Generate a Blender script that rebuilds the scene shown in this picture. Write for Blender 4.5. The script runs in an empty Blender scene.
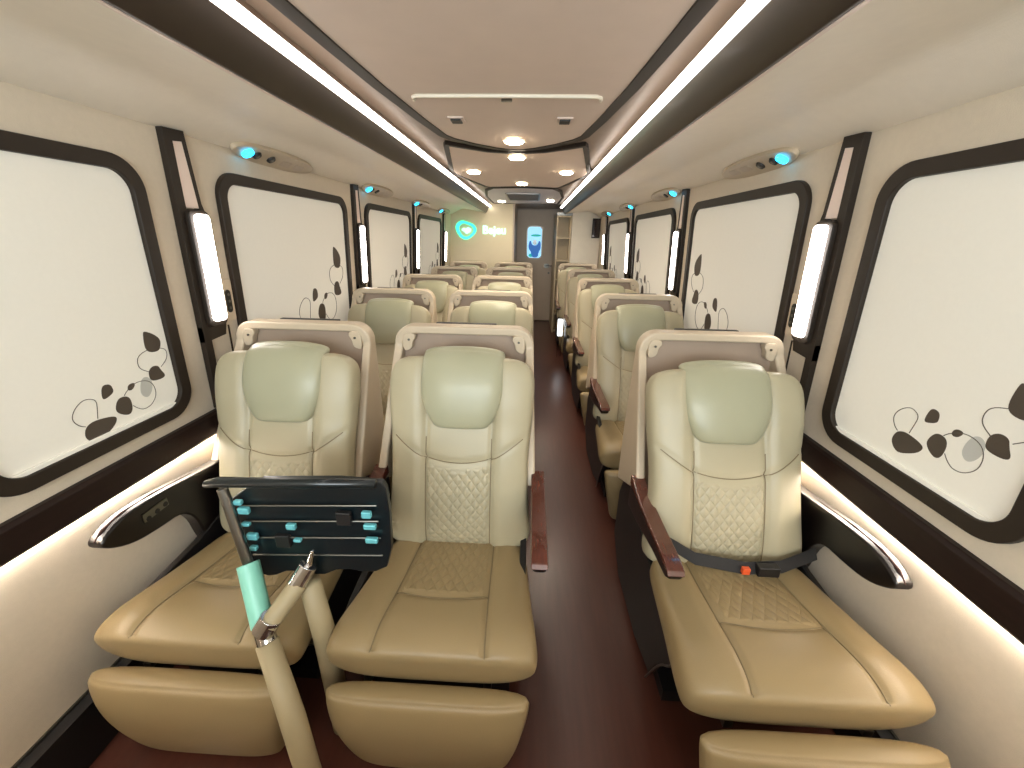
import bpy, bmesh, math, random
from mathutils import Vector, Matrix
random.seed(7)
S = bpy.context.scene
COL = S.collection
PI = math.pi
CX = -.11                      # centre line of the coach
HALF = 1.20                    # half width at rail height
def wx(s, z, d=0.0):           # wall surface x at height z, d metres into the room
    return CX + s * (HALF - .055 * max(0, z - .8) - d)

# ------------------------------------------------------------------ materials
def nodes(m):
    m.use_nodes = True
    return m.node_tree, m.node_tree.nodes['Principled BSDF']
def lin(c):
    return tuple(((v / 255 + .055) / 1.055) ** 2.4 if v > 10 else v / 255 / 12.92 for v in c) + (1,)
def mat(name, rgb, rough=.5, metal=0, var=.06, scale=12, bump=0, bscale=200, coat=0, emit=None, es=0, stretch=None, spec=.5):
    m = bpy.data.materials.new(name); nt, b = nodes(m); N = nt.nodes; L = nt.links
    c = lin(rgb)
    tc = N.new('ShaderNodeTexCoord'); mp = N.new('ShaderNodeMapping'); L.new(tc.outputs['Object'], mp.inputs[0])
    if stretch: mp.inputs['Scale'].default_value = stretch
    no = N.new('ShaderNodeTexNoise'); no.inputs['Scale'].default_value = scale; no.inputs['Detail'].default_value = 4
    L.new(mp.outputs[0], no.inputs['Vector'])
    mx = N.new('ShaderNodeMix'); mx.data_type = 'RGBA'
    mx.inputs[6].default_value = tuple(max(0, v * (1 - var)) for v in c[:3]) + (1,)
    mx.inputs[7].default_value = tuple(min(1, v * (1 + var)) for v in c[:3]) + (1,)
    L.new(no.outputs[0], mx.inputs[0]); L.new(mx.outputs[2], b.inputs['Base Color'])
    b.inputs['Roughness'].default_value = rough; b.inputs['Metallic'].default_value = metal
    b.inputs['Specular IOR Level'].default_value = spec
    if coat: b.inputs['Coat Weight'].default_value = coat; b.inputs['Coat Roughness'].default_value = .08
    if bump:
        n2 = N.new('ShaderNodeTexNoise'); n2.inputs['Scale'].default_value = bscale; L.new(tc.outputs['Object'], n2.inputs['Vector'])
        bp = N.new('ShaderNodeBump'); bp.inputs['Strength'].default_value = bump; bp.inputs['Distance'].default_value = .002
        L.new(n2.outputs[0], bp.inputs['Height']); L.new(bp.outputs[0], b.inputs['Normal'])
    if emit:
        b.inputs['Emission Color'].default_value = lin(emit); b.inputs['Emission Strength'].default_value = es
    return m
def leather(name, rgb, rough=.42):
    m = mat(name, rgb, rough, var=.04, scale=6); nt, b = nodes(m); N = nt.nodes; L = nt.links
    at = N.new('ShaderNodeAttribute'); at.attribute_name = 'quilt'
    sp = N.new('ShaderNodeSeparateXYZ'); L.new(at.outputs['Vector'], sp.inputs[0])
    def mth(op, a, bb=None):
        n = N.new('ShaderNodeMath'); n.operation = op
        for i, v in enumerate((a, bb)):
            if v is None: continue
            if isinstance(v, (int, float)): n.inputs[i].default_value = v
            else: L.new(v, n.inputs[i])
        return n.outputs[0]
    X, Y, W = sp.outputs[0], sp.outputs[1], sp.outputs[2]
    a = mth('ABSOLUTE', mth('SINE', mth('MULTIPLY', mth('ADD', X, mth('MULTIPLY', Y, .8)), 92)))
    c = mth('ABSOLUTE', mth('SINE', mth('MULTIPLY', mth('SUBTRACT', X, mth('MULTIPLY', Y, .8)), 92)))
    h = mth('MULTIPLY', mth('POWER', mth('MULTIPLY', a, c), .6), W)
    vo = N.new('ShaderNodeTexVoronoi'); vo.inputs['Scale'].default_value = 260
    tc = N.new('ShaderNodeTexCoord'); L.new(tc.outputs['Object'], vo.inputs['Vector'])
    h2 = mth('ADD', mth('MULTIPLY', h, .0042), mth('MULTIPLY', vo.outputs['Distance'], .0002))
    bp = N.new('ShaderNodeBump'); bp.inputs['Strength'].default_value = .8; bp.inputs['Distance'].default_value = 1
    L.new(h2, bp.inputs['Height']); L.new(bp.outputs[0], b.inputs['Normal'])
    return m
M = {}
M['leather'] = leather('cream_leather', (166, 157, 130))
M['leather_tan'] = leather('tan_cushion_leather', (144, 125, 90))  # same seat leather; the dimmer light on cushions is put into its colour
M['leather_head'] = leather('pale_headrest_leather', (158, 156, 130), .36)
M['seam'] = mat('seam_thread', (120, 105, 78), .8)
M['shell'] = mat('seat_shell_plastic', (190, 174, 150), .4, bump=.08, bscale=300)
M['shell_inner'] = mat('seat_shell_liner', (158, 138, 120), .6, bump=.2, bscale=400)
M['black'] = mat('black_plastic', (22, 20, 20), .45)
M['arm'] = mat('armrest_black_lacquer', (16, 10, 9), .28, coat=.15)
M['wood'] = mat('armrest_red_wood', (80, 36, 25), .22, var=.35, scale=18, stretch=(6, 1, 1), coat=.9)
M['wood_dark'] = mat('dark_red_wood', (60, 32, 24), .75, var=.3, scale=18)
M['rail'] = mat('dark_walnut_lacquer', (30, 17, 13), .42, var=.3, scale=20, stretch=(4, .4, 4), spec=.25)
M['frame'] = mat('window_frame_dark', (42, 34, 27), .5, spec=.3)
M['band'] = mat('rack_edge_dark', (48, 37, 29), .4, var=.15, coat=.1)
M['wall'] = mat('wall_fabric_beige', (208, 195, 175), .75, var=.05, scale=60, bump=.35, bscale=500)
M['wall_low'] = mat('lower_wall_vinyl', (206, 190, 166), .55, var=.04, scale=30, bump=.2, bscale=400)
M['rack'] = mat('rack_vinyl_beige', (234, 224, 208), .5, var=.04, scale=25, bump=.2, bscale=400)
M['gloss'] = mat('glossy_tan_lacquer', (150, 132, 116), .42, var=.12, scale=5)
M['fascia'] = mat('satin_tan_fascia', (142, 120, 104), .38, var=.12, scale=5)
M['panel'] = mat('ceiling_panel_vinyl', (218, 200, 186), .7, var=.04, scale=12)
M['panel_lilac'] = mat('rear_ceiling_vinyl', (206, 200, 206), .5, var=.04)
M['blind'] = mat('white_blind_fabric', (222, 218, 206), .7, var=.02, scale=80, bump=.1, bscale=600, emit=(240, 236, 226), es=.12)  # weak emission added to stand in for daylight behind the blinds
M['leaf'] = mat('leaf_print_brown', (74, 64, 54), .6)
M['leafline'] = mat('leaf_outline_brown', (84, 74, 64), .6)
M['leafgrey'] = mat('leaf_print_grey', (190, 190, 184), .6)
M['chrome'] = mat('chrome', (210, 210, 212), .12, 1)
M['steel'] = mat('grey_steel', (120, 118, 112), .3, 1)
M['floor'] = mat('floor_wine_vinyl', (74, 42, 33), .28, var=.25, scale=10, stretch=(5, .5, 1), bump=.15, bscale=120)
M['under'] = mat('black_skirting', (16, 14, 14), .5)
M['door'] = mat('door_taupe', (202, 186, 166), .45, var=.06)
M['door_dark'] = mat('partition_side_taupe', (184, 168, 150), .45)
M['bulk'] = mat('partition_beige', (216, 204, 174), .6, var=.03)
M['white'] = mat('partition_offwhite', (226, 218, 200), .5)
M['shelfwood'] = mat('shelf_beige', (186, 170, 140), .5)
M['mint'] = mat('mint_plastic', (128, 196, 176), .35)
M['clip'] = mat('pale_cyan_clip', (110, 190, 198), .2, .3)  # chrome clips with reflected cyan light put into the base colour
M['teal'] = mat('dark_teal_plastic', (8, 18, 22), .3, coat=.2)
M['sleeve'] = mat('cream_sleeve', (158, 144, 112), .55)
M['belt'] = mat('belt_webbing', (26, 24, 24), .7, bump=.3, bscale=900)
M['orange'] = mat('orange_button', (214, 84, 40), .4)
M['insert'] = mat('pillar_insert_pink', (226, 206, 194), .4)
def emis(name, rgb, s): return mat(name, rgb, .4, emit=rgb, es=s)
M['led'] = emis('led_strip', (255, 246, 236), 8.5)
M['cove'] = emis('cove_led', (255, 242, 228), 50)
M['lamp'] = emis('lamp_diffuser', (255, 244, 236), 12)
M['spot'] = emis('downlight_lens', (255, 236, 206), 50)
M['blue'] = emis('blue_led', (30, 170, 225), 7)
M['logo'] = emis('logo_mint', (50, 215, 165), 1.8)
M['logow'] = emis('logo_white', (190, 255, 225), 1.0)
M['pane'] = emis('door_pane_light', (150, 208, 238), .9)
M['paneblue'] = emis('door_pane_blue', (30, 96, 170), .7)
M['paneteal'] = emis('door_pane_teal', (20, 160, 150), .8)
M['signbox'] = emis('white_light_box', (240, 246, 250), 2.2)
M['screen'] = mat('dark_screen', (34, 20, 18), .12, coat=.6)

# ------------------------------------------------------------------ mesh helpers
def link(name, verts, faces, m, parent=None, smooth=False, bevel=0, seg=2, loc=None):
    me = bpy.data.meshes.new(name); me.from_pydata([tuple(v) for v in verts], [], faces)
    bm = bmesh.new(); bm.from_mesh(me); bmesh.ops.recalc_face_normals(bm, faces=bm.faces); bm.to_mesh(me); bm.free()
    me.materials.append(m)
    if smooth:
        for p in me.polygons: p.use_smooth = True
    o = bpy.data.objects.new(name, me); COL.objects.link(o)
    if bevel:
        b = o.modifiers.new('bevel', 'BEVEL'); b.width = bevel; b.segments = seg; b.limit_method = 'ANGLE'
        for p in me.polygons: p.use_smooth = True
        b.harden_normals = True
    if loc: o.location = loc
    if parent: o.parent = parent
    return o
class MB:
    def __init__(s): s.v = []; s.f = []
    def add(s, v, f):
        n = len(s.v); s.v += [tuple(p) for p in v]; s.f += [tuple(i + n for i in q) for q in f]; return s
    def box(s, x0, x1, y0, y1, z0, z1):
        v = [(x, y, z) for x in (x0, x1) for y in (y0, y1) for z in (z0, z1)]
        return s.add(v, [(0, 1, 3, 2), (4, 6, 7, 5), (0, 4, 5, 1), (2, 3, 7, 6), (0, 2, 6, 4), (1, 5, 7, 3)])
    def tube(s, pts, r, n=12, cap=True):
        pts = [Vector(p) for p in pts]; rr = r if isinstance(r, (list, tuple)) else [r] * len(pts)
        v = []; f = []; up = None
        for i, p in enumerate(pts):
            t = (pts[min(i + 1, len(pts) - 1)] - pts[max(i - 1, 0)]).normalized()
            if up is None: up = Vector((0, 0, 1)) if abs(t.z) < .9 else Vector((1, 0, 0))
            a = t.cross(up).normalized(); up = a.cross(t).normalized()
            for k in range(n):
                th = 2 * PI * k / n; v.append(p + (a * math.cos(th) + up * math.sin(th)) * rr[i])
        for i in range(len(pts) - 1):
            for k in range(n): f.append((i * n + k, i * n + (k + 1) % n, (i + 1) * n + (k + 1) % n, (i + 1) * n + k))
        if cap: f.append(tuple(range(n))); f.append(tuple(range((len(pts) - 1) * n, len(pts) * n)))
        return s.add(v, f)
    def prism(s, poly, fn, d0, d1):     # poly of 2-D points, fn(a,b,d)->xyz
        n = len(poly); v = [fn(a, b, d0) for a, b in poly] + [fn(a, b, d1) for a, b in poly]
        return s.add(v, [tuple(range(n)), tuple(range(n, 2 * n))] + [(i, (i + 1) % n, n + (i + 1) % n, n + i) for i in range(n)])
    def ring(s, outer, inner, fn, d0, d1):
        n = len(outer); v = [fn(a, b, d) for d in (d0, d1) for loop in (outer, inner) for a, b in loop]
        f = []
        for i in range(n):
            j = (i + 1) % n
            f += [(i, j, n + j, n + i), (2 * n + i, 3 * n + i, 3 * n + j, 2 * n + j), (i, 2 * n + i, 2 * n + j, j), (n + i, n + j, 3 * n + j, 3 * n + i)]
        return s.add(v, f)
    def disc(s, c, r0, r1, h, n=24, ax='z'):
        n = 36 if n == 24 else n; v = []; f = []
        for k, (r, d) in enumerate(((r0, 0), (r1, h))):
            for i in range(n):
                a = 2 * PI * i / n; p = (math.cos(a) * r, math.sin(a) * r)
                v.append((c[0] + p[0], c[1] + p[1], c[2] + d) if ax == 'z' else (c[0] + p[0], c[1] + d, c[2] + p[1]) if ax == 'y' else (c[0] + d, c[1] + p[0], c[2] + p[1]))
        f = [tuple(range(n)), tuple(range(n, 2 * n))] + [(i, (i + 1) % n, n + (i + 1) % n, n + i) for i in range(n)]
        return s.add(v, f)
    def build(s, name, m, parent=None, smooth=False, bevel=0, seg=2): return link(name, s.v, s.f, m, parent, smooth, bevel, seg)
def rrect(a0, a1, b0, b1, r, n=8):
    if not isinstance(r, (list, tuple)): r = [r] * 4
    out = []
    for (ca, cb, t0, q) in ((a1 - r[0], b1 - r[0], 0, r[0]), (a0 + r[1], b1 - r[1], 90, r[1]), (a0 + r[2], b0 + r[2], 180, r[2]), (a1 - r[3], b0 + r[3], 270, r[3])):
        for k in range(n + 1):
            t = math.radians(t0 + 90 * k / n); out.append((ca + q * math.cos(t), cb + q * math.sin(t)))
    return out
def smoothloop(pts, it=3, closed=True):
    for _ in range(it):
        q = []
        n = len(pts)
        rng = range(n if closed else n - 1)
        if not closed: q.append(pts[0])
        for i in rng:
            a, b = pts[i], pts[(i + 1) % n]
            q += [(a[0] * .75 + b[0] * .25, a[1] * .75 + b[1] * .25), (a[0] * .25 + b[0] * .75, a[1] * .25 + b[1] * .75)]
        if not closed: q.append(pts[-1])
        pts = q
    return pts
def empty(name, loc, label=None, cat=None, group=None, kind=None, rz=0):
    o = bpy.data.objects.new(name, None); COL.objects.link(o); o.location = loc; o.rotation_euler.z = rz; o.empty_display_size = .1
    return tag(o, label, cat, group, kind)
def tag(o, label=None, cat=None, group=None, kind=None):
    if label: o['label'] = label
    if cat: o['category'] = cat
    if group: o['group'] = group
    if kind: o['kind'] = kind
    return o
def struct(o, label=None, cat=None): return tag(o, label, cat, None, 'structure')
def dup(o, parent=None):
    c = o.copy(); COL.objects.link(c)
    if parent: c.parent = parent
    for ch in list(o.children): dup(ch, c)
    return c

# ------------------------------------------------------------------ shell of the coach
Y0, YL, YD = -1.35, 6.5, 7.65
fl = MB().box(CX - 1.26, CX + 1.26, Y0, YD + .1, -.05, 0).build('floor', M['floor'])
struct(fl, 'wine brown glossy vinyl floor running down the aisle', 'floor')
for s, side in ((-1, 'left'), (1, 'right')):
    yend = YL if s < 0 else YD
    b = MB()
    prof = [(HALF, .18), (HALF, .5), (HALF, .8), (HALF - .03, 1.35), (HALF - .0577, 1.85), (HALF + .02, 1.9), (HALF + .06, .18)]
    b.prism([(CX + s * a, z) for a, z in prof], lambda a, z, d: (a, d, z), Y0, yend)
    w = b.build('wall_' + side, M['wall'])
    struct(w, 'beige fabric side wall with windows on the %s of the aisle' % side, 'wall')
    b = MB(); b.box(CX + s * 1.155, CX + s * (HALF + .05), Y0, yend, 0, .178)
    struct(b.build('baseboard_' + side, M['under']), 'black skirting box along foot of the %s wall' % side, 'skirting')
    b = MB(); b.box(CX + s * 1.192, CX + s * 1.198, Y0, yend, .178, .186)
    struct(b.build('trim_%d' % (1 if s < 0 else 2), M['steel']), 'thin metal edging above black skirting on the %s' % side, 'trim')
    # walnut rail with cove light
    e = empty('wall_rail', (CX + s * HALF, 2.5, .76), 'dark walnut rail along the %s wall under the windows, lit from beneath' % side, 'rail')
    def rm(a, z, d, s=s): return (-s * a, d - 2.5, z - .76)
    b = MB(); b.prism([(0, .716), (.03, .716), (.036, .726), (.030, .796), (.02, .806), (0, .806)], rm, Y0, yend)
    b.build('rail_board', M['rail'], e, bevel=.003)
    b = MB(); b.prism([(.002, .708), (.012, .708), (.012, .7155), (.002, .7155)], rm, Y0, yend)
    b.build('light_strip', M['cove'], e)['label'] = 'warm hidden light strip under the rail'

wf = MB().box(CX - 1.15, CX + 1.15, -.50, -.46, 0, 1.12).build('wall_front', M['wall_low']); struct(wf, 'low beige partition behind the driver area', 'wall')  # out of view, added to block windscreen light from leg rests and floor
# windows -------------------------------------------------------------
DEC = dict(
 big=[(-0.339, 0.088), (-0.322, 0.099), (-0.3, 0.1), (-0.263, 0.093), (-0.247, 0.083), (-0.258, 0.063), (-0.285, 0.046), (-0.315, 0.033), (-0.337, 0.046), (-0.346, 0.064)],
 small=[(-0.266, 0.189), (-0.256, 0.196), (-0.239, 0.191), (-0.235, 0.17), (-0.241, 0.16), (-0.269, 0.15), (-0.272, 0.163)],
 mid=[(-0.24, 0.125), (-0.226, 0.14), (-0.203, 0.137), (-0.193, 0.121), (-0.195, 0.089), (-0.207, 0.073), (-0.229, 0.081), (-0.247, 0.101)],
 tiny=[(-0.193, 0.164), (-0.184, 0.171), (-0.169, 0.17), (-0.169, 0.161), (-0.18, 0.149), (-0.194, 0.151)],
 right=[(-0.114, 0.19), (-0.097, 0.203), (-0.076, 0.199), (-0.07, 0.181), (-0.057, 0.157), (-0.072, 0.149), (-0.106, 0.152), (-0.116, 0.163)],
 top=[(-0.1, 0.321), (-0.091, 0.324), (-0.063, 0.307), (-0.045, 0.285), (-0.05, 0.26), (-0.063, 0.246), (-0.095, 0.251), (-0.106, 0.27)])
LOOPS = [[(-0.3, 0.103), (-0.293, 0.133), (-0.289, 0.156), (-0.3, 0.168), (-0.321, 0.173), (-0.344, 0.16), (-0.359, 0.14), (-0.361, 0.122), (-0.349, 0.102), (-0.336, 0.094)],
 [(-0.192, 0.098), (-0.179, 0.082), (-0.161, 0.07), (-0.133, 0.074), (-0.109, 0.098), (-0.106, 0.129), (-0.116, 0.154), (-0.139, 0.167), (-0.17, 0.168), (-0.199, 0.152), (-0.21, 0.14)],
 [(-0.097, 0.262), (-0.133, 0.252), (-0.143, 0.23), (-0.139, 0.206), (-0.108, 0.185)],
 [(-0.06, 0.258), (-0.032, 0.246), (-0.036, 0.214), (-0.066, 0.191)]]
GREY = [(-0.155, 0.148), (-0.143, 0.174), (-0.124, 0.176), (-0.11, 0.157), (-0.115, 0.127), (-0.131, 0.107), (-0.145, 0.107), (-0.157, 0.122)]
WIN = [(.715, 1.345), (1.665, 2.82), (3.14, 4.32), (4.6, 5.77)]
ordn = ['nearest the camera', 'second from the camera', 'third from the camera', 'farthest from the camera']
k = 0
for s, side in ((-1, 'left'), (1, 'right')):
    for i, (ya, yb) in enumerate(WIN):
        k += 1
        e = empty('window_%d' % k, (CX + s * HALF, (ya + yb) / 2, .855), 'dark framed window with white leaf printed blind, %s on the %s wall' % (ordn[i], side), 'window', None, 'structure')
        yc = (ya + yb) / 2
        def wm(y, z, d, s=s, yc=yc): return (wx(s, z, d) - (CX + s * HALF), y - yc, z - .855)
        zb, zt = .855, 1.715 if i == 0 else 1.73
        O = rrect(ya, yb, zb, zt, .10, 10); I = rrect(ya + .043, yb - .043, zb + .043, zt - .043, .065, 10)
        b = MB(); b.ring(O, I, wm, .0, .022); b.build('window_frame', M['frame'], e, bevel=.004)
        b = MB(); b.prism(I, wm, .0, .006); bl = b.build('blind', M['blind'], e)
        b = MB(); b.box(*sorted((wm(0, .92, .006)[0], wm(0, .92, .014)[0])), ya + .07 - yc, yb - .07 - yc, .898 - .855, .912 - .855)
        b.build('bottom_bar', M['blind'], e, bevel=.002)
        if True:
            q = 0.02 if i else 0
            if i: dm = lambda a, c: (yb - .045 + 1.75 * a, .852 + 1.78 * c)
            elif s > 0: dm = lambda a, c: (ya + .035 - .95 * a, .905 + c)
            else: dm = lambda a, c: (yb + a * 1.03 - .018, .862 + c)
            for nm, pl in DEC.items():
                b = MB(); b.prism(smoothloop([dm(a, c) for a, c in pl], 2), wm, .006, .0068); b.build('leaf_print', M['leaf'], bl)
            if not i: b = MB(); b.prism(smoothloop([dm(a, c) for a, c in GREY], 2), wm, .006, .0066); b.build('leaf_print', M['leafgrey'], bl)
            for j, lp in enumerate(LOOPS):
                pts = smoothloop([dm(a, c) for a, c in lp], 2, False)
                b = MB(); b.tube([wm(a, c, .0065) for a, c in pts], .0011 * (1.5 if i else 1), 5); b.build('leaf_outline', M['leafline'], bl)

# pillars with reading lamps -----------------------------------------
k = 0
for s, side in ((-1, 'left'), (1, 'right')):
    for i in range(4):
        yo = 1.48 * i
        e = empty('pillar_lamp', (CX + s * HALF, 1.5 + yo, .81), 'upright glowing lamp in dark pillar trim, %s on the %s wall' % (ordn[i], side), 'wall lamp', 'pillar lamps between the windows')
        yc = 1.5 + yo
        def pm(y, z, d, s=s, yo=yo, yc=yc): return (wx(s, z, d) - (CX + s * HALF), y + yo - yc, z - .81)
        b = MB()
        b.ring([(1.452, 1.825), (1.54, 1.83), (1.562, 1.60), (1.576, 1.56), (1.576, 1.14), (1.565, 1.10), (1.45, 1.09), (1.45, 1.4)],
               [(1.486, 1.79), (1.526, 1.795), (1.549, 1.585), (1.549, 1.58), (1.549, 1.579), (1.549, 1.5785), (1.488, 1.578), (1.487, 1.6)], pm, 0, .022)
        b.prism([(1.45, 1.15), (1.485, 1.15), (1.485, .81), (1.45, .81)], pm, 0, .022)
        b.prism([(1.604, .81), (1.612, .81), (1.612, 1.13), (1.604, 1.13)], pm, 0, .006)
        b.build('pillar_trim', M['frame'], e, bevel=.003)
        b = MB(); b.prism([(1.487, 1.79), (1.526, 1.795), (1.548, 1.582), (1.488, 1.582)], pm, 0, .020); b.build('pillar_insert', M['insert'], e)
        b = MB(); b.prism(rrect(1.475, 1.572, 1.145, 1.575, .02, 5), pm, .02, .036); b.build('lamp_housing', M['frame'], e, bevel=.004)
        b = MB(); b.prism(rrect(1.492, 1.562, 1.165, 1.562, .018, 5), pm, .036, .046); b.build('lamp_diffuser', M['lamp'], e, bevel=.004)
        b = MB(); b.prism(rrect(1.49, 1.60, .812, 1.14, .006, 2), pm, 0, .006); b.build('lower_panel', M['wall'], e)
        e2 = empty('switch_panel', (CX + s * HALF, 1.63 + yo, 1.17), 'small cream switch plate with black oval, beside the %s pillar lamp of %s wall' % (['first', 'second', 'third', 'last'][i], side), 'switch', 'switch plates beside the pillar lamps')
        def sm(y, z, d, s=s, yo=yo): return (wx(s, z, d) - (CX + s * HALF), y + yo - 1.63 - yo, z - 1.17)
        b = MB(); b.prism(rrect(1.594, 1.66, 1.145, 1.315, .008, 3), sm, 0, .008); b.build('plate', M['wall_low'], e2, bevel=.002)
        b = MB(); b.prism(rrect(1.614, 1.642, 1.18, 1.275, .0139, 6), sm, .008, .013); b.build('switch_strip', M['black'], e2, bevel=.002)
        for zz in (1.20, 1.2275, 1.255):
            b = MB(); b.prism(rrect(1.622, 1.634, zz - .006, zz + .006, .0055, 4), sm, .013, .0145); b.build('button', M['steel'], e2)

# overhead racks -------------------------------------------------------
for s, side in ((-1, 'left'), (1, 'right')):
    yend = YL if s < 0 else 6.6
    e = empty('overhead_rack', (CX + s * .9, 2.5, 1.86), 'beige overhead rack with dark edge and white light strip above the %s windows' % side, 'overhead rack')
    def om(a, z, d, s=s): return (s * (a - .9), d - 2.5, z - 1.86)
    lower = smoothloop([(1.16, 1.818), (1.12, 1.832), (1.06, 1.862), (1.0, 1.892), (.955, 1.903), (.90, 1.900), (.75, 1.880), (.62, 1.862)], 2, False)
    b = MB(); b.prism(lower + [(.60, 1.90), (.9, 1.95), (1.16, 1.93)], om, Y0, yend); b.build('underside', M['rack'], e, smooth=False)
    b = MB(); b.prism([(.628, 1.868), (.622, 1.857), (.606, 1.855), (.585, 1.872), (.556, 1.928), (.551, 1.937), (.60, 1.96)], om, Y0, yend); b.build('edge_trim', M['band'], e, bevel=.003)
    b = MB(); b.prism([(.622, 1.8565), (.622, 1.8535), (.614, 1.8535), (.614, 1.8565)], om, Y0, yend); b.build('edge_bead', M['insert'], e)
    b = MB(); b.prism([(.551, 1.936), (.522, 1.949), (.524, 1.953), (.552, 1.944)], om, Y0, yend); b.build('light_strip', M['led'], e)
    b = MB(); b.prism([(.530, 1.951), (.565, 1.998), (.60, 1.998), (.56, 1.94)], om, Y0, yend); b.build('gloss_fascia', M['fascia'], e)
# ceiling -------------------------------------------------------------
c = MB().box(CX - 1.2, CX + 1.2, Y0, YD, 1.998, 2.04).build('ceiling', M['gloss']); struct(c, 'glossy tan ceiling above the racks', 'ceiling')
def cm(zref, yref):
    return lambda x, y, d: (x, y - yref, 1.998 - d - zref)
def mirror(h): return [(-a, y) for a, y in reversed(h)]
def offs(poly, d):
    n = len(poly); out = []
    for i in range(n):
        p0, p1, p2 = Vector(poly[i - 1]), Vector(poly[i]), Vector(poly[(i + 1) % n])
        t1 = (p1 - p0).normalized(); t2 = (p2 - p1).normalized(); n1 = Vector((-t1.y, t1.x)); n2 = Vector((-t2.y, t2.x))
        m = (n1 + n2); m = m.normalized() / max(.35, m.normalized().dot(n1)); out.append(tuple(p1 + m * d))
    return out
def cpanel(name, half, label, m, tw=.035, thick=.022, trimm=None):
    # half: right-hand points from near to far (counter-clockwise with mirror)
    poly = half + mirror(half)
    yref = (poly[0][1] + half[-1][1]) / 2
    e = empty(name, (CX, yref, 1.998), label, 'ceiling panel')
    f = cm(1.998, yref)
    inner = offs(poly, tw)
    b = MB(); b.prism(inner, f, .001, thick - .004); b.build('panel_board', m, e)
    b = MB(); b.ring(poly, inner, f, .001, thick); b.build('panel_trim', trimm or M['frame'], e, bevel=.002)
    return e
cpanel('ceiling_panel', [(.50, Y0 + .02), (.497, .9), (.475, 1.3), (.455, 1.6), (.415, 2.0), (.378, 2.28), (.345, 2.36), (.25, 2.48), (.13, 2.59), (.04, 2.635)], 'large mauve beige ceiling panel with dark curved rear edge, nearest the camera', M['panel'], .045)
cpanel('ceiling_panel', [(.05, 2.68), (.16, 2.65), (.28, 2.56), (.385, 2.47), (.405, 2.52), (.552, 3.46), (.548, 3.58), (.385, 4.38), (.34, 4.43), (.1, 4.36), (.03, 4.35)], 'six sided middle ceiling panel carrying four downlights', M['panel'], .03)
cpanel('ceiling_panel', [(.03, 4.42), (.33, 4.5), (.42, 4.75), (.49, 5.4), (.49, 6.4), (.03, 6.42)], 'pale lilac rear ceiling panel around the grey grille', M['panel_lilac'], .03)
# hatch line, latch, speakers, grille, downlights
e = empty('roof_hatch', (CX, 1.85, 1.98), 'roof hatch with pale raised front lip and small grey latch, in large ceiling panel', 'hatch')
b = MB(); zt = 1.98
b.tube([(-.345, -.13, -.004), (-.34, -.165, -.006), (-.325, -.18, -.006), (0, -.183, -.006), (.325, -.18, -.006), (.34, -.165, -.006), (.345, -.13, -.004)], .0065, 8); b.build('hatch_lip', M['white'], e, smooth=True)
b = MB(); b.prism(rrect(-.02, .02, -.135, -.12, .006, 4), lambda x, y, d: (x, y, -d), 0, .008); b.build('latch', M['steel'], e)
for sx, t in ((-1, 'left'), (1, 'right')):
    e = empty('ceiling_socket', (CX + sx * .234, 1.985, 1.98), 'small black square fitting in beige bezel, %s of the two on the front ceiling panel' % t, 'ceiling fitting', 'square ceiling fittings')
    b = MB(); b.ring(rrect(-.034, .034, -.04, .04, .005, 3), rrect(-.022, .022, -.028, .028, .003, 3), lambda x, y, d: (x, y, -d), 0, .006); b.build('bezel', M['panel'], e)
    b = MB(); b.box(-.022, .022, -.028, .028, -.012, 0); b.build('socket', M['black'], e)
e = empty('ceiling_grille', (CX - .01, 5.3, 1.976), 'grey rectangular air grille in the lilac rear ceiling panel', 'air grille')
b = MB(); b.ring(rrect(-.2, .2, -.4, .4, .02, 3), rrect(-.185, .185, -.38, .38, .01, 3), lambda x, y, d: (x, y, -d), 0, .012); b.build('grille_frame', M['steel'], e)
b = MB(); b.box(-.185, .185, -.38, .38, -.004, 0)
for j in range(14): b.box(-.185, .185, -.37 + j * .055, -.35 + j * .055, -.011, -.004)
b.build('grille_slats', mat('grille_grey', (104, 98, 94), .5), e)
SP = [(0, 2.36, 'near edge of the middle panel, on the front panel'), (0, 2.80, 'middle panel, just behind the dark curved band'), (-.356, 3.40, 'left corner of the middle panel'), (.356, 3.38, 'right corner of the middle panel'), (0, 4.06, 'rear end of the middle panel'), (-.33, 6.0, 'left side of the lilac rear panel'), (.34, 5.8, 'right side of the lilac rear panel')]
for x, y, t in SP:
    e = empty('downlight', (CX + x, y, 1.978), 'small round bright downlight, ' + t, 'downlight', None)
    b = MB(); b.ring([(math.cos(a * PI / 12) * .060, math.sin(a * PI / 12) * .060) for a in range(24)], [(math.cos(a * PI / 12) * .050, math.sin(a * PI / 12) * .050) for a in range(24)], lambda x, y, d: (x, y, -d), 0, .006); b.build('bezel', M['white'], e)
    b = MB(); b.disc((0, 0, -.014), .044, .050, .010); b.build('lens', M['spot'], e)

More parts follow.
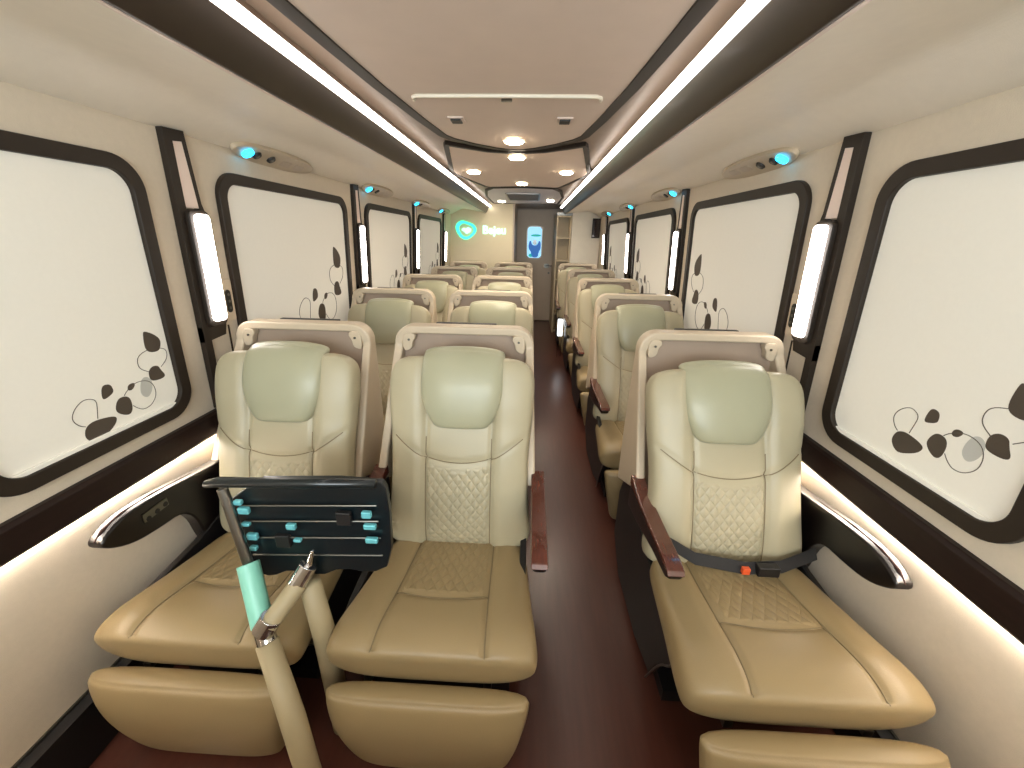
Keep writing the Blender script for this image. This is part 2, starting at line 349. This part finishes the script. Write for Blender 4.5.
# air vents -----------------------------------------------------------
def make_vent(s, y, label):
    e = empty('air_vent', (CX + s * 1.106, y - .06, 1.826), label, 'air vent', 'oval air vents under the racks')
    # tilt follows the underside
    out = [(math.copysign(abs(math.cos(t)) ** .8, math.cos(t)) * .052, math.copysign(abs(math.sin(t)) ** .9, math.sin(t)) * .30) for t in [2 * PI * j / 48 for j in range(48)]]
    f = lambda x, y, d: (x, y, -d)
    g = MB(); g.prism(out, f, -.012, .008); o = g.build('vent_plate', M['shell'], e, bevel=.004)
    for yy, r in ((-.16, .022), (-.06, .022)):
        g = MB(); g.disc((0, yy, -.016), r * .8, r, .010); nz = g.build('nozzle', M['black'], e)
        g = MB(); g.disc((0, yy, -.019), r * .35, r * .45, .003); g.build('nozzle_knob', M['steel'], nz)
    for yy in (.06, .17):
        g = MB(); g.prism(rrect(-.022, .012, yy - .04, yy + .04, .008, 3), f, .008, .0095); g.build('slot', M['door_dark'], e)
    g = MB(); g.prism(rrect(-.024, .024, -.245, -.197, .022, 5), f, .008, .02); g.build('blue_light', M['blue'], e, bevel=.004)
    e.rotation_euler.y = s * math.radians(30)
    return e
for s, side, ys in ((-1, 'left', (2.12, 3.44, 4.72, 5.9)), (1, 'right', (2.12, 3.42, 4.7, 5.9))):
    for i, y in enumerate(ys):
        make_vent(s, y, 'oval vent with blue light under the %s rack, %s' % (side, ordn[i]))

# ------------------------------------------------------------------ rear end
e = empty('wall_rear_compartment', (CX - .6, YL, 0), 'beige rear partition wall left of the door, carrying the glowing sign', 'wall', None, 'structure')
b = MB(); b.box(CX - 1.2 - e.location.x, -.30 - e.location.x, 0, .03, 0, 2.0); b.build('partition_face', M['bulk'], e)
b = MB(); b.box(-.30 - e.location.x, -.275 - e.location.x, 0, YD - YL, 0, 2.0); b.build('partition_side', M['door_dark'], e)
b = MB().box(CX - 1.25, CX + 1.25, YD, YD + .05, 0, 2.05); struct(b.build('wall_rear', M['door_dark']), 'taupe rear wall around the door', 'wall')
# door
d = empty('door_1', (.13, YD, 0), 'taupe rear door with rounded bright blue window', 'door', None, 'structure')
fd = lambda x, z, dd: (x - .13, -dd, z)
pw = rrect(-.095, .19, 1.15, 1.71, .07, 8)
b = MB(); O = rrect(-.27, .42, .02, 1.97, .002, 8); b.ring(O, pw, fd, .0, .04); b.build('door_leaf', M['door'], d)
b = MB(); b.ring(pw, rrect(-.08, .175, 1.165, 1.695, .06, 8), fd, .03, .046); b.build('pane_gasket', M['steel'], d)
b = MB(); b.prism(rrect(-.09, .185, 1.155, 1.705, .065, 8), fd, .005, .02); pn = b.build('door_pane', M['pane'], d); pn['label'] = 'bright pale blue pane'
def blob(pts, m, dd=.0205): b = MB(); b.prism(smoothloop(pts, 2), fd, .02, dd + .002); return b.build('pane_print', m, pn)
blob([(-.03, 1.53), (.16, 1.53), (.16, 1.57), (.0, 1.57)], M['paneteal'])
blob([(-.06, 1.32), (-.055, 1.43), (-.02, 1.47), (.0, 1.40), (.025, 1.38), (.085, 1.38), (.11, 1.40), (.13, 1.47), (.165, 1.43), (.165, 1.32), (.13, 1.27), (.12, 1.17), (.0, 1.17), (-.01, 1.27)], M['paneblue'])
blob([(.02, 1.40), (.02, 1.46), (.055, 1.485), (.09, 1.46), (.09, 1.40), (.055, 1.385)], M['screen'])
blob([(-.07, 1.19), (-.02, 1.25), (.03, 1.2), (0, 1.17)], M['paneteal'])
b = MB(); b.prism(rrect(.24, .33, .99, 1.06, .015, 4), fd, .04, .047); b.build('handle_plate', M['steel'], d)
b = MB(); b.tube([(.15, -.05, 1.03), (.15, -.075, 1.03), (.20, -.078, 1.03), (.25, -.078, 1.03)], .009, 8); b.build('handle', M['black'], d)
b = MB(); b.disc((.20, -.046, .90), .018, .018, .006, ax='y'); b.build('lock', M['steel'], d)
# shelf cabinet
cab = empty('open_shelf_cabinet', (.50, 6.62, 0), 'narrow beige open shelf cabinet standing right of the rear door', 'cabinet')
b = MB(); b.box(-.12, -.095, 0, .9, 0, 1.84).box(.085, .11, 0, .9, 0, 1.84).box(-.12, .11, .2, .22, 0, 1.84); b.build('carcass', M['shelfwood'], cab, bevel=.002)
b = MB(); b.box(-.125, .115, -.01, .9, 1.84, 1.88); b.build('cornice', M['steel'], cab)
for z in (.02, .3, .58, .86, 1.16, 1.5, 1.815):
    b = MB(); b.box(-.095, .085, 0, .2, z, z + .022); b.build('shelf', M['shelfwood'], cab)
wr = MB().box(.615, CX + 1.165, 6.6, 6.65, 0, 1.9); wr.box(.615, .64, 6.65, YD, 0, 1.9)
struct(wr.build('wall_rear_right', M['white']), 'off white rear partition right of the shelf cabinet', 'wall')
tv = empty('wall_monitor', (.985, 6.5, 1.66), 'small dark square monitor hung beside last right window', 'monitor')
b = MB(); b.box(-.07, .05, 0, .025, -.14, .14); b.build('casing', M['rail'], tv, bevel=.004)
b = MB(); b.box(-.058, .038, -.003, 0, -.12, .12); b.build('display', M['screen'], tv)
b = MB(); b.box(-.03, .03, .025, .1, -.03, .03); b.build('bracket', M['black'], tv)
# sign
sg = empty('lit_sign', (-.92, YL - .002, 1.6), 'glowing mint green leaf emblem and wordmark on rear partition', 'sign')
fs = lambda x, z, dd: (x + .92, -dd, z - 1.6)
ring = smoothloop([(-1.17, 1.69), (-1.09, 1.745), (-1.0, 1.72), (-.90, 1.69), (-.85, 1.61), (-.90, 1.53), (-1.01, 1.455), (-1.10, 1.48), (-1.17, 1.57), (-1.185, 1.64)], 2)
inn = [((x + 1.01) * .70 - 1.01, (z - 1.6) * .70 + 1.6) for x, z in ring]
b = MB(); b.ring(ring, inn, fs, .0, .02); b.build('emblem_ring', M['logo'], sg)
b = MB(); b.prism(smoothloop([(-1.10, 1.60), (-1.06, 1.64), (-1.02, 1.62), (-.99, 1.65), (-.93, 1.61), (-.98, 1.56), (-1.02, 1.54), (-1.05, 1.58)], 2), fs, .0, .018); b.build('emblem_leaf', M['logow'], sg)
fc = bpy.data.curves.new('t', 'FONT'); fc.body = 'Bejeu'; fc.size = .165; fc.extrude = .006; fc.offset = .004
fo = bpy.data.objects.new('t', fc); COL.objects.link(fo); bpy.context.view_layer.update()
me = bpy.data.meshes.new_from_object(fo.evaluated_get(bpy.context.evaluated_depsgraph_get())); bpy.data.objects.remove(fo)
me.transform(Matrix.Translation((.15, -.01, -.045)) @ Matrix.Rotation(PI / 2, 4, 'X')); me.materials.clear(); me.materials.append(M['logow'])
fo = bpy.data.objects.new('lettering', me); COL.objects.link(fo); fo.parent = sg

# ------------------------------------------------------------------ seats
def catmull(P, t):
    n = len(P) - 1; x = t * n; i = min(int(x), n - 1); u = x - i
    p = [Vector(P[max(0, min(n, i + k))]) for k in (-1, 0, 1, 2)]
    return .5 * ((2 * p[1]) + (-p[0] + p[2]) * u + (2 * p[0] - 5 * p[1] + 4 * p[2] - p[3]) * u * u + (-p[0] + 3 * p[1] - 3 * p[2] + p[3]) * u ** 3)
def cushion(name, m, path, w, t, disp, parent, quilt=None, nu=88, nv=84, pw=7, pt=3.2, ex=4.5, flip=1, loc=(0, 0, 0), seams=()):
    """path: (y,z) centre line; w(s) half width; t(s) half thickness; disp(x,s) front offset; front normal = left of direction * flip"""
    L = sum((Vector(path[i + 1]) - Vector(path[i])).length for i in range(len(path) - 1))
    V = []; Q = []
    def frame(s):
        c = catmull(path, s); T_ = (catmull(path, min(1, s + .01)) - catmull(path, max(0, s - .01))).normalized()
        return c, Vector((-T_.y, T_.x)) * flip
    def surf(x, s, front=True):
        a = min(.9995, abs(2 * s - 1))
        we = w(s) * (1 - a ** (pw * 2.2)) ** (1 / pw); te = t(s) * (1 - a ** (pt * 3.2)) ** (1 / pt)
        c, Nn = frame(s); k = (1 - min(1, abs(x / we)) ** ex) ** (1 / 2.4)
        n = te * k * (1 if front else -1)
        if front: n += disp(x, s) * min(1, k * 2) * min(1, te / t(s) * 1.3)
        p = c + Nn * n
        return (x + loc[0], p.x, p.y), we
    nf, nb = nu, nu // 3
    for j in range(nv + 1):
        a = -math.cos(PI * j / nv); a = .45 * a + .55 * (2 * j / nv - 1)
        s = (max(-1, min(1, a)) + 1) / 2
        we = surf(0, s)[1]
        us = [(-1 + 2 * i / nf, True) for i in range(nf)] + [(1 - 2 * i / nb, False) for i in range(nb)]
        for u, fr in us:
            x = we * (.75 * u + .25 * math.sin(PI * u / 2)) if fr else we * math.sin(PI * u / 2)
            V.append(surf(x, s, fr)[0]); Q.append((x, s * L, quilt(x, s) if (quilt and fr) else 0))
    nn = nf + nb
    F = []
    for j in range(nv):
        for i in range(nn): F.append((j * nn + i, j * nn + (i + 1) % nn, (j + 1) * nn + (i + 1) % nn, (j + 1) * nn + i))
    F.append(tuple(range(nn))); F.append(tuple(range(nv * nn, (nv + 1) * nn)))
    o = link(name, V, F, m, parent, smooth=True)
    at = o.data.attributes.new('quilt', 'FLOAT_VECTOR', 'POINT')
    at.data.foreach_set('vector', [c for q in Q for c in q])
    for ln in seams:
        b = MB(); b.tube([tuple(Vector(surf(x, s)[0]) + Vector((0, frame(s)[1].x, frame(s)[1].y)) * .0016) for x, s in ln], .0017, 6); b.build('seam', M['seam'], o, smooth=True)
    return o
def gs(d, w=.0035): return math.exp(-(d / w) ** 2)
def sstep(a, b, x): t = max(0, min(1, (x - a) / (b - a))); return t * t * (3 - 2 * t)
def groove(x, lim, d, w=.004): return -d * gs(x - lim, w)
def back_disp(x, s):
    ax = abs(x); d = .0
    d += .016 * sstep(.11, .17, ax) - .02 * sstep(.2, .26, ax) * 0
    d += .010 * sstep(.70, .85, s) * sstep(.10, .15, ax)
    d -= .008 * gs(ax - .122, .008)
    smile = .555 - .03 * (1 - (x / .122) ** 2)
    if ax < .13: d -= .006 * gs((s - smile) * .6, .008)
    if ax > .118: d -= .005 * gs((s - (.548 + (ax - .12) * 1.0)) * .5, .008)
    d += .006 * math.sin(s * PI) * (1 - (x / .25) ** 2)
    return d
def lerp2(p, q, n=14): return [(p[0] + (q[0] - p[0]) * k / n, p[1] + (q[1] - p[1]) * k / n) for k in range(n + 1)]
SB = [lerp2((sx * .122, .03), (sx * .122, .66), 30) for sx in (-1, 1)] + [[(-.12 + .24 * k / 20, .555 - .03 * (1 - ((-.12 + .24 * k / 20) / .122) ** 2)) for k in range(21)]]
SB += [[(sx * (.122 + .115 * k / 16), .548 + .115 * (k / 16) ** 1.2) for k in range(17)] for sx in (-1, 1)]
SC = [[(sx * (.138 + .02 * k / 30 * .9), .04 + .88 * k / 30) for k in range(31)] for sx in (-1, 1)] + [[(-.145 + .29 * k / 20, .47 + .035 * (1 - ((-.145 + .29 * k / 20) / .145) ** 2)) for k in range(21)]]
def back_quilt(x, s): return 1.0 if abs(x) < .116 and .03 < s < .525 - .03 * (1 - (x / .122) ** 2) - .012 else 0
def cush_disp(x, s):
    ax = abs(x); lim = .138 + .02 * s * .9
    d = .012 * sstep(lim - .01, lim + .06, ax) * (1 - .5 * s)
    if s < .90: d -= .008 * gs(ax - lim, .008)
    if ax < lim: d -= .006 * gs((s - .47 - .035 * (1 - (x / .145) ** 2)) * .5, .008)
    d += .008 * math.sin(s * PI)
    return d
def cush_quilt(x, s): return .8 if abs(x) < .128 and .06 < s < .46 else 0
HB, HT = .605, 1.135
def shell_y(z):        # front and back edges of the side wings
    f = -.335 + (z - .60) / (1.08 - .60) * .285 if z < 1.08 else -.05
    return min(f, -.045), -.055 + (z - .45) / .7 * .075
def wood_arm(s, parent, dx=0):
    # aisle style armrest: black body with glossy red wood cap
    y0, y1 = -.745, -.30
    body = [(y1 + .02, .60), (y1 + .02, .50), (-.42, .52), (-.60, .558), (-.72, .575), (y0, .592), (y0 + .004, .612), (-.70, .618), (-.45, .612)]
    x0, x1 = s * .278 + dx, s * .322 + dx
    b = MB(); b.prism(body, lambda y, z, d: (d, y, z), x0, x1)
    o = b.build('armrest', M['arm'], parent, bevel=.010, seg=3)
    cap = [(y1 + .01, .645), (-.36, .632), (-.45, .620), (-.6, .622), (-.70, .624), (-.735, .618), (-.748, .604), (-.735, .607), (-.6, .607), (-.45, .604), (y1 + .01, .605)]
    b = MB(); b.prism(cap, lambda y, z, d: (d, y, z), x0 - s * .004, x1 + s * .003); c = b.build('wood_cap', M['wood'], o, bevel=.006, seg=3); c['label'] = 'glossy red brown wooden armrest cap'
    return o
def wall_arm(s, parent, panel=True):
    body = smoothloop([(-.12, .64), (-.30, .64), (-.42, .655), (-.58, .678), (-.70, .682), (-.775, .652), (-.772, .622), (-.70, .575), (-.60, .56), (-.52, .555), (-.475, .50), (-.46, .40), (-.44, .34), (-.12, .34)], 2)
    x0, x1 = s * .266, s * .316
    b = MB(); b.prism(body, lambda y, z, d: (d, y, z), x0, x1)
    o = b.build('armrest', M['arm'], parent, bevel=.010, seg=3)
    edge = [(-.42, .655, 0), (-.58, .676, 0), (-.68, .678, 0), (-.745, .665, 0), (-.772, .645, 0)]
    b = MB(); b.tube([(s * .291, y, z + .001) for y, z, _ in edge], [.001, .003, .0045, .0045, .002], 8); b.build('wood_edge', M['wood_dark'], o, smooth=True)
    if not panel: return o
    pan = [(-.65, .648), (-.56, .650), (-.56, .622), (-.65, .618)]
    b = MB(); b.prism(pan, lambda y, z, d: (d, y, z), s * .262, s * .267); p = b.build('control_panel', M['steel'], o)
    for j in range(3):
        b = MB(); b.disc((s * .2615, -.635 + j * .032, .624 + j * .004), .009, .008, -s * .0015, 12, 'x'); b.build('button', M['black'], p)
    return o
def make_seat(kind, slide, label, belt=False, lift=0, armdx=.022):
    """local: x=0 seat centre, y=0 shell top, faces -y"""
    e = empty('passenger_seat', (0, 0, 0), label, 'seat', 'reclining coach seats in rows')
    W = .29; th = .034; r = .075
    # U shaped shell: outer & inner loops walked from left foot over the top to right foot
    zlow = .60; ZT = 1.155
    def U(w, zt, rr, n=8):
        L = [(-w, zlow), (-w, .75), (-w, .9), (-w, 1.0)]
        for k2 in range(n + 1):
            a = PI - PI / 2 * k2 / n; L.append((-w + rr + rr * math.cos(a), zt - rr + rr * math.sin(a)))
        R = [(-x, z) for x, z in reversed(L)]
        return L + R
    Uo, Ui = U(W, ZT, r), U(W - th, ZT - th, r - th * .6)
    V = []; F = []
    for (xo, zo), (xi, zi) in zip(Uo, Ui):
        f, bk = shell_y(zo); fl_ = .022 * max(0, (1.08 - zo) / .48) * (1 if xo > 0 else -1); xo += fl_; xi += fl_
        V += [(xo, f, zo), (xi, f - .0, zi), (xi, bk, zi), (xo, bk, zo)]
    # slanted foot of the wings
    for idx in (0, len(Uo) - 1):
        for q in (2, 3): V[idx * 4 + q] = (V[idx * 4 + q][0], V[idx * 4 + q][1] - .01, .47)
    n = len(Uo)
    for i in range(n - 1):
        for q in range(4): F.append((i * 4 + q, i * 4 + (q + 1) % 4, (i + 1) * 4 + (q + 1) % 4, (i + 1) * 4 + q))
    F += [(0, 1, 2, 3), tuple((n - 1) * 4 + q for q in range(4))]
    link('seat_shell', V, F, M['shell'], e, bevel=.009, seg=3)
    # inner liner (back of shell)
    b = MB(); lin_ = [(W - th + .004, .30), (W - th + .004, 1.06), (W - th - .03, ZT - th + .004)]
    poly = lin_ + [(-x, z) for x, z in reversed(lin_)]
    b.prism(poly, lambda x, z, d: (x, shell_y(z)[1] - .03 + d, z), 0, .02); b.build('shell_liner', M['shell_inner'], e)
    for sx in (-1, 1):   # hinge lugs
        b = MB(); lug = smoothloop([(.255, 1.125), (.205, 1.125), (.20, 1.105), (.212, 1.09), (.216, 1.06), (.235, 1.05), (.255, 1.05)], 1)
        b.prism([(sx * x, z) for x, z in lug], lambda x, z, d: (x, d, z), -.055, -.02); lg = b.build('hinge_lug', M['shell'], e, bevel=.005)
        b = MB(); b.disc((sx * .228, -.055, 1.098), .005, .005, -.003, 10, 'y'); b.build('screw', M['steel'], lg)
    # screen edge behind the top
    b = MB(); b.box(-.13, .13, .022, .045, .93, 1.156); b.build('rear_screen', M['black'], e, bevel=.004)
    # backrest
    rot = slide / .60
    bp = empty('x', (0, 0, 0)); bpy.data.objects.remove(bp)
    IN = {'A': .03, 'B': .022, 'C': -.028}[kind]
    def tilt(P):
        return [(y - slide * (.25 + .75 * max(0, (1.09 - z) / .70)), z + lift * (1.12 - z) / .70 - slide * .25) for y, z in P]
    def mv(P, a=1, c2=0): return [(y - slide * a, z + lift + c2) for y, z in P]
    bpth = tilt([(-.385, .375), (-.368, .50), (-.322, .68), (-.265, .85), (-.185, 1.07)])
    cushion('backrest', M['leather'], bpth, lambda s: .270 + .010 * math.cos(s * 2 * PI) - .008 * sstep(.9, 1, s), lambda s: .055, back_disp, e, back_quilt, seams=SB, pw=5.0, loc=(IN, 0, 0))
    hp = tilt([(-.318, .838), (-.308, .91), (-.286, .995), (-.248, 1.062), (-.195, 1.092)])
    cushion('headrest', M['leather_head'], hp, lambda s: .152 * (1 - .42 * max(0, 1 - s / .5) ** 2.2), lambda s: .036 - .008 * s, lambda x, s: .010 * (1 - (x / .14) ** 2) - .003 * gs((s - .86) * .3, .004), e, nu=44, nv=44, pw=12, pt=3, loc=(IN * 1.4, 0, 0))
    cp = mv([(-.385, .350), (-.55, .358), (-.72, .370), (-.83, .378), (-.895, .366)])
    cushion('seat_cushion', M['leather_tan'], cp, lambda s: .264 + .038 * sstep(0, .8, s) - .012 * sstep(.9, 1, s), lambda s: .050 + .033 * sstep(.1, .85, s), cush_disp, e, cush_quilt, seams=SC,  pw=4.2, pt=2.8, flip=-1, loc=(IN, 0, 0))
    lp = mv([(-.925, .338), (-.935, .25), (-.93, .14), (-.91, .015)], 1.2, lift * .5)
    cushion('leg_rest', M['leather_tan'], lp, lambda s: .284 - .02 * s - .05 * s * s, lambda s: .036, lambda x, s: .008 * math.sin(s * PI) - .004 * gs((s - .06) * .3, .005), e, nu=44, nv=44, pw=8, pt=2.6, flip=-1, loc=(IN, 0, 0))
    # underframe
    b = MB(); b.prism([(-.42, 0), (-.42, .06), (-.50, .10), (-.50, .29), (-.80 - slide, .30), (-.80 - slide, .27), (-.66, .24), (-.62, .06), (-.62, 0)], lambda y, z, d: (d, y, z), -.22, .22)
    b.box(-.24, .24, -.70, .02, .0, .05); b.box(-.24, .24, -.32, -.07, .05, .40)
    b.build('underframe', M['black'], e)
    for sx in (-1, 1):
        sk = smoothloop([(-.02, .02), (-.02, .50), (-.24, .52), (-.40, .42), (-.80, .385), (-.80, .30), (-.72, .22), (-.64, .03)], 1)
        b = MB(); b.prism(sk, lambda y, z, d: (d, y, z), sx * .262, sx * .285); o = b.build('side_cover', M['black'], e, bevel=.004)
        b = MB(); ed = smoothloop([(-.80, .37), (-.80, .31), (-.725, .22), (-.65, .04)], 2, False)
        b.tube([(sx * .286, y, z) for y, z in ed], .0035, 6); b.build('metal_edge', M['steel'], o)
    for sx in (-1, 1):
        b = MB(); b.box(sx * .18 - .012, sx * .18 + .012, -.85 - slide, -.5, .24 + lift, .262 + lift); b.build('leg_rest_arm', M['steel'], e)
    if kind == 'A': wall_arm(-1, e)
    elif kind == 'B': wood_arm(1, e, armdx); wood_arm(-1, e)
    else: wood_arm(-1, e); wall_arm(1, e, False)
    if belt:
        pts = [(-.27, -.52, .545), (-.16, -.565, .502), (0, -.585, .490), (.12, -.575, .494), (.255, -.53, .515)]
        V = []; F = []
        pts = [tuple(catmull(pts, t / 24)) if False else None for t in range(0)] or pts
        for x, y, z in pts: V += [(x, y - .010, z - .014), (x, y + .012, z + .018), (x, y + .014, z + .016), (x, y - .008, z - .017)]
        for i in range(len(pts) - 1):
            for q in range(4): F.append((i * 4 + q, i * 4 + (q + 1) % 4, (i + 1) * 4 + (q + 1) % 4, (i + 1) * 4 + q))
        F += [(0, 1, 2, 3), tuple((len(pts) - 1) * 4 + q for q in range(4))]
        bt = link('seat_belt', V, F, M['belt'], e)
        b = MB(); b.box(.03, .10, -.603, -.575, .475, .512); b.build('buckle', M['black'], bt, bevel=.004)
        b = MB(); b.box(-.02, .004, -.603, -.588, .482, .505); b.build('release_tab', M['orange'], bt, bevel=.002)
    return e
XA, XB, XC, Y1, P = -.952, -.268, .742, 1.624, 1.147
ROW = ['row nearest the camera', 'second row from the camera', 'third row from the camera', 'fourth row from the camera', 'last row before the rear door']
def lab(col, i):
    base = {'A': 'cream leather window seat at left', 'B': 'cream leather aisle seat in the left pair', 'C': 'cream leather single seat right of the aisle'}[col]
    extra = ', its black belt fastened' if (col == 'C' and i == 0) else ', behind black folding frame' if (col == 'A' and i == 0) else ''
    return base + ', ' + ROW[i] + extra
first = {}
a0 = make_seat('A', .0, lab('A', 0)); a0.location = (XA, Y1, 0)
b0 = make_seat('B', 0, lab('B', 0)); b0.location = (XB, Y1, 0)
c0 = make_seat('C', .085, lab('C', 0), True, .05); c0.location = (XC, Y1, 0)
a1 = make_seat('A', 0, lab('A', 1)); a1.location = (XA, Y1 + P, 0)
b1 = make_seat('B', 0, lab('B', 1), armdx=-.03); b1.location = (XB, Y1 + P, 0)
c1 = make_seat('C', 0, lab('C', 1)); c1.location = (XC, Y1 + P, 0)
for col, X, proto, start in (('A', XA, a1, 2), ('B', XB, b1, 2), ('C', XC, c1, 2)):
    for i in range(start, 5):
        o = dup(proto); o['label'] = lab(col, i)
        o.location = (X - (.04 if (col == 'C' and i == 4) else 0), Y1 + i * P, 0)

# ------------------------------------------------------------------ folding frame in front of seat A
t = empty('folding_frame', (-.59, .72, 0), 'folded black frame with chrome clips on cream sleeved legs, before the left window seat', 'folding frame')
def T(x, y, z): return (x + .62, y - .72, z)
# dark ribbed panel, tilted
b = MB(); b.prism(smoothloop([(-.846, .868), (-.42, .89), (-.40, .85), (-.405, .62), (-.47, .585), (-.55, .60), (-.62, .565), (-.70, .585), (-.76, .555), (-.80, .565), (-.83, .60)], 1), lambda x, z, d: T(x, .89 + d + (.86 - z) * -.05, z), 0, .02); pnl = b.build('panel', M['teal'], t, bevel=.004)
b = MB(); b.tube([T(-.87, .87, .866), T(-.83, .865, .878), T(-.6, .865, .886), T(-.42, .865, .894)], [.010, .014, .014, .012], 10); b.build('top_rail', M['teal'], t, smooth=True)
for j, z in enumerate((.805, .755, .70, .64)):
    b = MB(); b.tube([T(-.80, .878, z - .008), T(-.43, .878, z + .012)], 0.0025, 6); b.build('slat_bar', M['steel'], t)
for (x, z, w, h) in ((-.795, .815, .022, .014), (-.785, .79, .03, .02), (-.79, .745, .025, .01), (-.78, .705, .03, .02), (-.785, .665, .02, .014), (-.665, .745, .026, .018), (-.655, .700, .022, .01), (-.455, .795, .026, .02), (-.45, .757, .034, .016), (-.45, .712, .034, .016)):
    b = MB(); b.box(*[v for v in (x - w / 2 + .62, x + w / 2 + .62, .862 - .72, .876 - .72, z - h / 2, z + h / 2)]); b.build('clip', M['clip'], t, bevel=.004)
for (x, z) in ((-.52, .775), (-.70, .69)):
    b = MB(); b.box(x - .02 + .62, x + .02 + .62, .868 - .72, .882 - .72, z - .02, z + .02); b.build('strap', M['black'], t, bevel=.003)
for o in list(t.children): o.location = (.018, -.045, .022)
pa, pb_, pc, pd_, pe, pf = (-.808, .822, .880), (-.765, .79, .665), (-.702, .715, .535), (-.684, .695, .50), (-.602, .62, .32), (-.575, .60, 0.0)
def seg(name, p, q, r, m, n=16, r2=None): 
    b = MB(); b.tube([T(*p), T(*[(u + v) / 2 for u, v in zip(p, q)]), T(*q)], [r, (r + (r2 or r)) / 2, r2 or r], n); return b.build(name, m, t, smooth=False, bevel=.002)
seg('upper_tube', pa, pb_, .013, M['steel'])
seg('mint_sleeve', pb_, pc, .027, M['mint'])['label'] = 'mint green plastic sleeve'
seg('chrome_joint', pc, pd_, .024, M['chrome'])
b = MB(); b.tube([T(*pd_), T(*pe), T(-.586, .606, .15), T(*pf)], [.027, .030, .030, .030], 20); b.build('leg', M['sleeve'], t, smooth=True)
b = MB(); b.tube([T(-.612, .80, .60), T(-.600, .80, .40), T(-.592, .79, .0)], [.028, .031, .031], 20); b.build('leg', M['sleeve'], t, smooth=True)
seg('cross_tube', (-.675, .70, .555), (-.625, .775, .62), .024, M['sleeve'])
seg('chrome_joint', (-.690, .698, .535), (-.668, .712, .572), .028, M['chrome'])
seg('chrome_joint', (-.630, .772, .617), (-.605, .80, .66), .024, M['chrome'])
seg('pointed_tip', (-.605, .80, .66), (-.593, .812, .70), .010, M['chrome'], r2=.004)

# white light box by the aisle seats
bx = empty('light_box', (.40, 5.05, .02), 'small bright white box on thin metal stand beside aisle, far down', 'light box')
b = MB(); b.box(-.025, .035, 0, .08, .29, .50); b.build('lit_face', M['signbox'], bx, bevel=.004)
b = MB(); b.tube([(-.02, .02, .29), (-.02, .02, 0)], .004, 6).tube([(.03, .06, .29), (.03, .06, 0)], .004, 6); b.build('stand', M['chrome'], bx)

# ------------------------------------------------------------------ camera and light
f_px, pitch, yaw, roll = 392.96, .3558, .041, .0189
cy, sy = math.cos(yaw), math.sin(yaw)
F_ = Vector((-sy * math.cos(pitch), cy * math.cos(pitch), -math.sin(pitch))); R_ = Vector((cy, sy, 0)); U_ = R_.cross(F_)
R2 = R_ * math.cos(roll) + U_ * math.sin(roll); U2 = -R_ * math.sin(roll) + U_ * math.cos(roll)
cam = bpy.data.cameras.new('camera'); co = bpy.data.objects.new('camera', cam); COL.objects.link(co)
mw = Matrix(((R2.x, U2.x, -F_.x, 0), (R2.y, U2.y, -F_.y, 0), (R2.z, U2.z, -F_.z, 1.5), (0, 0, 0, 1)))
co.matrix_world = mw
cam.sensor_width = 36; cam.lens = f_px * 36 / 1024; cam.clip_start = .02
S.camera = co
def area(name, loc, rot, sx, sy_, power, col):
    l = bpy.data.lights.new(name, 'AREA'); l.shape = 'RECTANGLE'; l.size = sx; l.size_y = sy_; l.energy = power; l.color = col
    o = bpy.data.objects.new(name, l); COL.objects.link(o); o.location = loc; o.rotation_euler = rot; return o
# daylight through the windscreen at the front end
area('windscreen_daylight', (CX, -1.25, 1.62), (math.radians(112), 0, 0), 2.1, .7, 60, (.86, .96, 1.0))
for x, y, tt in SP:
    l = bpy.data.lights.new('downlight_beam', 'SPOT'); l.energy = 15; l.spot_size = math.radians(150); l.spot_blend = 1; l.color = (1, .88, .72); l.shadow_soft_size = .04
    o = bpy.data.objects.new('downlight_beam', l); COL.objects.link(o); o.location = (CX + x, y, 1.955)
w = bpy.data.worlds.new('world'); S.world = w; w.use_nodes = True
w.node_tree.nodes['Background'].inputs[0].default_value = (.75, .85, 1, 1); w.node_tree.nodes['Background'].inputs[1].default_value = .5
S.view_settings.view_transform = 'Standard'; S.view_settings.look = 'None'; S.view_settings.gamma = 1; S.view_settings.use_curve_mapping = False
S.view_settings.exposure = .3
